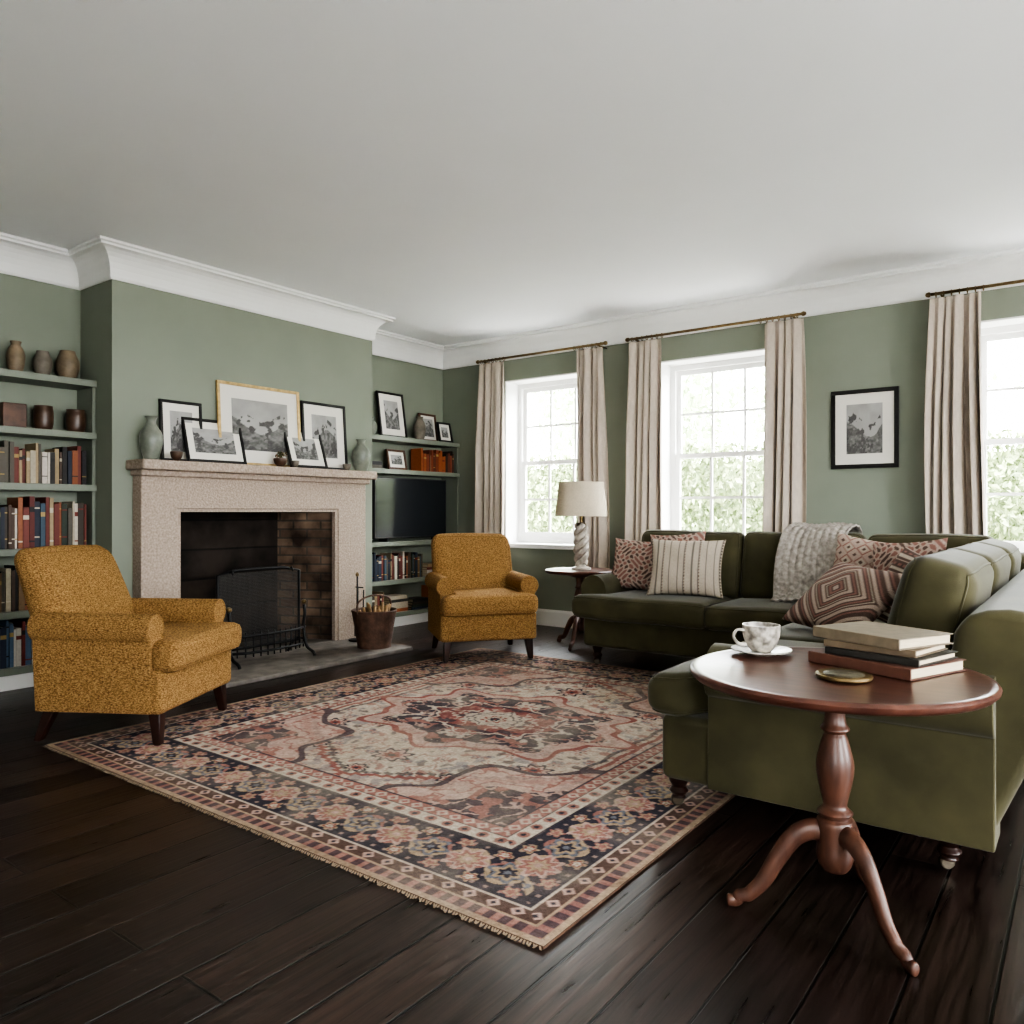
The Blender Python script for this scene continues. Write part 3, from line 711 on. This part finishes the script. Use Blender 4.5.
cushion(sf,'seat_cushion_1',(-2.84,4.47,SZ),(-1.89,5.14,.485),M_olive,.045,.14,22,fn=teeL(-1,0,1,1),pipe=.82)
cushion(sf,'seat_cushion_2',(-1.885,4.47,SZ),(-1.18,5.14,.485),M_olive,.045,.14,18,pipe=.82)
cushion(sf,'seat_cushion_3',(-1.18,4.45,SZ),(-.43,5.14,.485),M_olive,.045,.10,18)
cushion(sf,'seat_cushion_4',(-1.26,3.50,SZ),(-.43,4.45,.485),M_olive,.045,.14,18,pipe=.82)
cushion(sf,'seat_cushion_5',(-1.26,2.48,SZ),(-.43,3.495,.485),M_olive,.05,.14,24,fn=teeL(-1,1,0,1),pipe=.82)
for i,(a,b) in enumerate(((-2.60,-1.86),(-1.85,-1.10),(-1.09,-.42))):
    cushion(sf,'back_cushion_%d'%i,(a,4.99,.46),(b,5.18,.915),M_olive,.06,.22,18,(-.17,0,0),axis=1,pipe=.85)
for i,(a,b) in enumerate(((2.78,3.50),(3.52,4.30),(4.32,4.96))):
    cushion(sf,'back_cushion_b%d'%i,(-.53,a,.46),(-.33,b,.895),M_olive,.06,.22,18,(0,.24,0),axis=0,pipe=.85)
for i,(x,y,zt) in enumerate(((-2.70,4.60,.145),(-2.70,5.28,.145),(-1.17,2.56,.118),(-.33,2.57,.118),(-1.25,4.62,.145),(-.33,5.28,.145))):
    k=(zt-.04)/.105
    lathe(sf,'foot_%d'%i,[(r,.04+(z-.04)*k) for r,z in smooth_prof([(.026,.045),(.022,.055),(.034,.075),(.024,.095),(.034,.12),(.036,.145)],3)],M_leg,18,(x,y,0))
    lathe(sf,'castor_%d'%i,[(0,-.010),(.018,-.010),(.022,-.006),(.022,.006),(.018,.010),(0,.010)],M_silver,18,(x-.006,y,.032),(R90,0,.6))
    tube(sf,'castor_fork_%d'%i,[(x,y,.05),(x-.01,y,.036)],.010,M_silver,8)

# ---------------------------------------------------------------- pillows
c_cream=np.array(L(190,178,162)); c_brown=np.array(L(102,84,76)); c_rose=np.array(L(148,110,101)); c_pale=np.array(L(182,163,150)); c_gray=np.array(L(122,115,107))
def pat_stripe(u,v):
    p=np.mod(u*5.2+.1,1.0); c=np.empty(u.shape+(3,)); c[:]=c_cream
    c[(p<.10)|((p>.2)&(p<.26))]=c_gray; c[(p>.12)&(p<.18)&(np.sin(v*60)>0)]=c_brown; return c
def pat_floral(u,v):
    c=np.empty(u.shape+(3,)); c[:]=c_pale
    a=np.sin(u*17+2*np.sin(v*7))*np.sin(v*17+2*np.sin(u*7)); c[a>.25]=c_rose; c[a<-.45]=c_brown; return c
def pat_diamond(u,v):
    c=np.empty(u.shape+(3,)); c[:]=c_pale
    d=np.abs(np.mod(u*2.5,1)-.5)+np.abs(np.mod(v*2.5,1)-.5); c[(d<.5)&(d>.38)]=c_rose; c[(d<.28)]=c_cream; c[d<.14]=c_brown; c[d>.85]=c_brown; return c
def pat_kilim(u,v):
    c=np.empty(u.shape+(3,)); c[:]=c_brown
    d=np.abs(u)*1.0+np.abs(v)*1.0; m=np.mod(d*3.0,1)
    c[m<.30]=c_pale; c[(m>.45)&(m<.62)]=c_rose; c[(m>.8)&(m<.86)]=c_cream
    return c
def pat_band(u,v):
    c=np.empty(u.shape+(3,)); c[:]=c_brown
    m=np.mod(v*2.6+.2,1); c[m<.22]=c_cream; c[(m>.35)&(m<.5)&(np.sin(u*30)>-.2)]=c_rose; c[(m>.7)&(m<.76)]=c_pale; return c
def pillow(w,h,t,loc,rx,rz,pat,ry=0):
    n=80; g=np.linspace(-1,1,n); U,V=np.meshgrid(g,g); vs=[];cs=[];fs=[]
    for s in (-1,1):
        th=t/2*np.clip((1-U**2)*(1-V**2),0,1)**.42*(1+.05*np.sin(U*7+V*5))
        X=w/2*U*(1-.09*(1-V**2)*U**2); Z=h/2*V*(1-.09*(1-U**2)*V**2)+h/2*.95
        vs.append(np.stack([X,s*th,Z],-1).reshape(-1,3)); cs.append(pat(U,V).reshape(-1,3))
        b=0 if s<0 else n*n
        for j in range(n-1):
            for i in range(n-1):
                q=(b+j*n+i,b+j*n+i+1,b+(j+1)*n+i+1,b+(j+1)*n+i); fs.append(q if s<0 else q[::-1])
    o=meshpy('throw_pillow',np.concatenate(vs),fs,M_pil,None,loc,(rx,ry,rz),cols=np.concatenate(cs))
    bm=bmesh.new(); bm.from_mesh(o.data); bmesh.ops.remove_doubles(bm,verts=bm.verts,dist=1e-4); bm.to_mesh(o.data); bm.free()
    return o
pillow(.40,.38,.14,(-2.56,4.88,.505),-.35,math.radians(12),pat_floral,.05)
pillow(.42,.43,.13,(-2.27,4.90,.505),-.28,math.radians(0),pat_floral,-.08)
pillow(.50,.40,.16,(-2.13,4.74,.505),-.38,math.radians(14),pat_stripe)
pillow(.46,.42,.14,(-1.05,4.78,.505),-.26,math.radians(-4),pat_diamond,.14)
pillow(.42,.42,.14,(-.80,4.58,.505),-.26,math.radians(-20),pat_floral,-.08)
pillow(.46,.40,.15,(-.76,4.02,.505),-.55,math.radians(-42),pat_band,.22)
pillow(.52,.42,.15,(-1.01,3.68,.515),-.84,math.radians(-40),pat_kilim,.06)

# knit throw
def throw():
    path=smooth_prof([(5.41,.60),(5.415,.74),(5.37,.86),(5.26,.955),(5.12,.965),(5.00,.92),(4.92,.80),(4.885,.68),(4.86,.58),(4.82,.53),(4.74,.52)],11)
    n=len(path); nu=90; v=[]
    for j,(y,z) in enumerate(path):
        t=j/n
        for i in range(nu+1):
            u=i/nu; x=-1.565+.385*u+.02*math.sin(t*7)+.06*(t-.5)*(u-.5)
            d=.012*abs(math.sin(u*nu*.33))*abs(math.sin(j*.55+ (int(u*nu*.33/math.pi)%2)*1.57))+.006*math.sin(u*9+t*4)
            v.append((x,y-.3*d-.004,z+d))
    f=[(j*(nu+1)+i,j*(nu+1)+i+1,(j+1)*(nu+1)+i+1,(j+1)*(nu+1)+i) for j in range(n-1) for i in range(nu)]
    o=meshpy('knit_throw_blanket',v,f,M_throw); s=o.modifiers.new('s','SOLIDIFY'); s.thickness=.012; s.offset=1
throw()

# ---------------------------------------------------------------- tripod tables
def tripod(loc,R,hgt,a0,lr):
    p=empty('pedestal_table',loc); z=hgt
    lathe(p,'top',[(0,z-.030),(R-.03,z-.030),(R-.012,z-.026),(R-.002,z-.016),(R,z-.008),(R-.004,z-.002),(R-.010,z),(R-.024,z-.001),(R-.03,z-.003),(0,z-.003)],M_mahog,72)
    lathe(p,'collar',[(0,z-.06),(.05,z-.06),(.085,z-.045),(.09,z-.028),(0,z-.028)],M_mahog_t,28)
    k=hgt/.64
    col=[(.0,.125*k),(.030,.125*k),(.040,.14*k),(.046,.165*k),(.044,.20*k),(.046,.25*k),(.036,.262*k),(.044,.275*k),(.03,.29*k),(.032,.31*k),(.043,.36*k),(.046,.40*k),(.038,.44*k),(.030,.47*k),(.026,.48*k),(.036,.49*k),(.028,.505*k),(.025,.53*k),(.030,.57*k),(.034,z-.055)]
    lathe(p,'column',[(0,.125*k)]+smooth_prof(col[1:],4),M_mahog_t,28)
    for i in range(3):
        a=math.radians(a0+120*i); c,s=math.cos(a),math.sin(a)
        pts=smooth_prof([(.02,.215),(.06,.225),(.11,.20),(.155,.14),(.195,.075),(.235,.035),(lr-.01,.018),(lr+.015,.016)],5)
        rad=[.031+(.017-.031)*min(1,j/len(pts)*1.25) for j in range(len(pts))]; rad[-1]=.012
        f=lr/.28
        tube(p,'leg_%d'%i,[(r*c*f if r<lr-.02 else r*c,r*s*f if r<lr-.02 else r*s,zz*k if zz>.03 else zz) for r,zz in pts],rad,M_mahog_t,12,flat=.75)
    return p
tripod((-.53,2.11,0),.367,.64,-37,.255)
tripod((-3.21,5.19,0),.27,.60,-75,.24)
lp=empty('table_lamp',(-3.20,5.20,.598))
lathe(lp,'base',[(0,0),(.075,0),(.075,.015),(.05,.025),(.04,.045),(0,.045)],M_lampw,24)
for s in range(3):
    pts=[];
    for i in range(40):
        t=i/39; a=2*math.pi*(t*1.6+s/3); r=.036*(.85+.3*math.sin(t*math.pi)); pts.append((r*math.cos(a),r*math.sin(a),.035+.32*t))
    tube(lp,'twist_%d'%s,pts,.022,M_lampw,10)
lathe(lp,'neck',[(0,.345),(.04,.345),(.03,.365),(.012,.37),(.012,.44),(0,.44)],M_brass,16)
lathe(lp,'lampshade',[(.205,.42),(.175,.685),(.172,.685),(.172,.68),(.202,.42)],M_shade,48)
o=lp.children[-1]
bm=bmesh.new(); bm.from_mesh(o.data)
bmesh.ops.delete(bm,geom=[f for f in bm.faces if len(f.verts)==3],context='FACES'); bm.to_mesh(o.data); bm.free()
for i in range(3):
    a=i*2.094; tube(lp,'spider_%d'%i,[(0,0,.44),(.185*math.cos(a),.185*math.sin(a),.60)],.002,M_brass,6)
lathe(lp,'bulb',[(0,.43),(.018,.44),(.03,.49),(.025,.52),(0,.535)],M_matb,16)

# ---------------------------------------------------------------- table-top things
tz=.638
cu=empty('teacup',(-.765,2.235,tz))
lathe(cu,'saucer',[(0,0),(.04,0),(.045,.004),(.085,.014),(.084,.017),(.045,.008),(0,.007)],M_cupm,40)
lathe(cu,'cup',smooth_prof([(.022,.008),(.030,.012),(.045,.035),(.052,.06),(.053,.086)],4)+[(.050,.086),(.047,.055),(.035,.025),(0,.02)],M_cupm,36)
M_tea=mat('tea',L(70,36,16),.1); lathe(cu,'tea',[(0,.066),(.0485,.066)],M_tea,28)
tube(cu,'handle',smooth_prof([(-.035,-.035,.070),(-.052,-.052,.072),(-.060,-.060,.054),(-.050,-.050,.034),(-.033,-.033,.030)],4),.0045,M_cupm,8)
bs=empty('book_stack',(-.440,2.262,tz),(0,0,math.radians(-22)))
z=0
for i,(w,d,t,c,rz,dx) in enumerate(((.295,.245,.030,L(92,60,48),0,0),(.25,.21,.018,L(44,42,38),.10,.015),(.24,.20,.018,L(104,90,72),.16,.0),(.265,.215,.028,L(118,106,88),-.06,-.012),)):
    bp=empty('book_%d'%i,(dx,0,z),(0,0,rz)); bp.parent=bs
    mc=mat('cover_%d'%i,c,.55,var=.15,vscale=30)
    rbox(bp,'cover_low',(-w/2,-d/2,0),(w/2,d/2,.003),mc,.001,1); rbox(bp,'cover_top',(-w/2,-d/2,t-.003),(w/2,d/2,t),mc,.001,1)
    rbox(bp,'spine',(-w/2,-d/2-.003,0),(w/2,-d/2+.003,t),mc,.0025,2)
    rbox(bp,'pages',(-w/2+.006,-d/2+.003,.003),(w/2-.006,d/2-.006,t-.003),M_page,.001,1)
    z+=t+.0008
ct=empty('coaster',(-.49,2.035,tz))
lathe(ct,'disc',[(0,0),(.062,0),(.066,.004),(.066,.010),(.06,.013),(.052,.011),(0,.011)],M_brass,36)
lathe(ct,'inlay',[(0,.0112),(.048,.0112),(.046,.0125),(0,.0125)],mat('coaster_inlay',L(80,74,58),.5,var=.4,vscale=90),30)

# ---------------------------------------------------------------- garden
boxes('bounce_ground',[((-40,-40,-.5),(40,60,-.35))],M_bounce_gnd)  # ground out of view, added as a pale reflector for skylight
def foliage(name,n,fn,size,pal):
    rs=np.random.RandomState(len(name)+n)
    P=[];C=[]
    for i in range(n):
        c=Vector(fn(rs)); s=size*rs.uniform(.6,1.4); E=Euler(rs.uniform(0,6.28,3)).to_matrix()
        for q in ((-s,0,0),(0,-s*.5,.1*s),(s,0,0),(0,s*.5,.1*s)): P.append(c+E@Vector(q))
        C+=[pal[rs.randint(len(pal))]]*4
    F=[(4*i,4*i+1,4*i+2,4*i+3) for i in range(n)]
    return meshpy(name,P,F,M_leaf,smooth=False,cols=C)
GP=[L(130,144,100),L(150,162,118),L(112,128,86),L(172,182,142),L(92,104,70)]
def hedgef(rs):
    x=rs.uniform(-10,4); z=-.25+2.1*rs.rand()**.8; y=9.2+.35*math.sin(x*2.1)+.2*math.sin(z*5+x)+rs.uniform(-.12,.12); return (x,y,z)
foliage('garden_hedge',42000,hedgef,.045,GP)
boxes('hedge_core',[((-10,9.75,-.345),(4,10.4,1.7))],mat('hedge_core',L(100,114,76),.9,var=.4,vscale=9),bpy.data.objects['garden_hedge'])
def tree(name,c,R,n):
    def fn(rs):
        d=rs.normal(size=3); d/=np.linalg.norm(d); r=R*(.55+.45*rs.rand()); r*=1+.25*math.sin(d[0]*7)*math.sin(d[2]*6+1); return (c[0]+d[0]*r,c[1]+d[1]*r,max(.3,c[2]+d[2]*r*.9))
    o=foliage(name,n,fn,.09,[L(170,184,150),L(150,168,130),L(190,200,170)])
    tube(o,'trunk',[(c[0],c[1],-.345),(c[0]+.1,c[1],c[2]*.5),(c[0],c[1],c[2])],[.25,.2,.12],M_stick,10)
tree('garden_tree',(-8.0,15,3.4),2.2,8000); tree('garden_tree',(-3.6,16,3.2),2.0,7000); tree('garden_tree',(1.2,15.5,3.6),2.2,7000)

# ---------------------------------------------------------------- light & camera
w=bpy.data.worlds.new('overcast_sky'); S.world=w; w.use_nodes=True
bg=w.node_tree.nodes['Background']; bg.inputs['Color'].default_value=(.95,.975,1.0,1); bg.inputs['Strength'].default_value=9.0
S.view_settings.view_transform='AgX'
try: S.view_settings.look='AgX - High Contrast'
except Exception as e: print(e)
S.view_settings.exposure=2.0
cd=bpy.data.cameras.new('camera'); cam=bpy.data.objects.new('camera',cd); COL.objects.link(cam)
cd.sensor_width=36; cd.lens=776/1024*36; cam.location=(0,0,1.05); cam.rotation_euler=(R90,0,math.radians(36.7)); cd.clip_start=.05
S.camera=cam
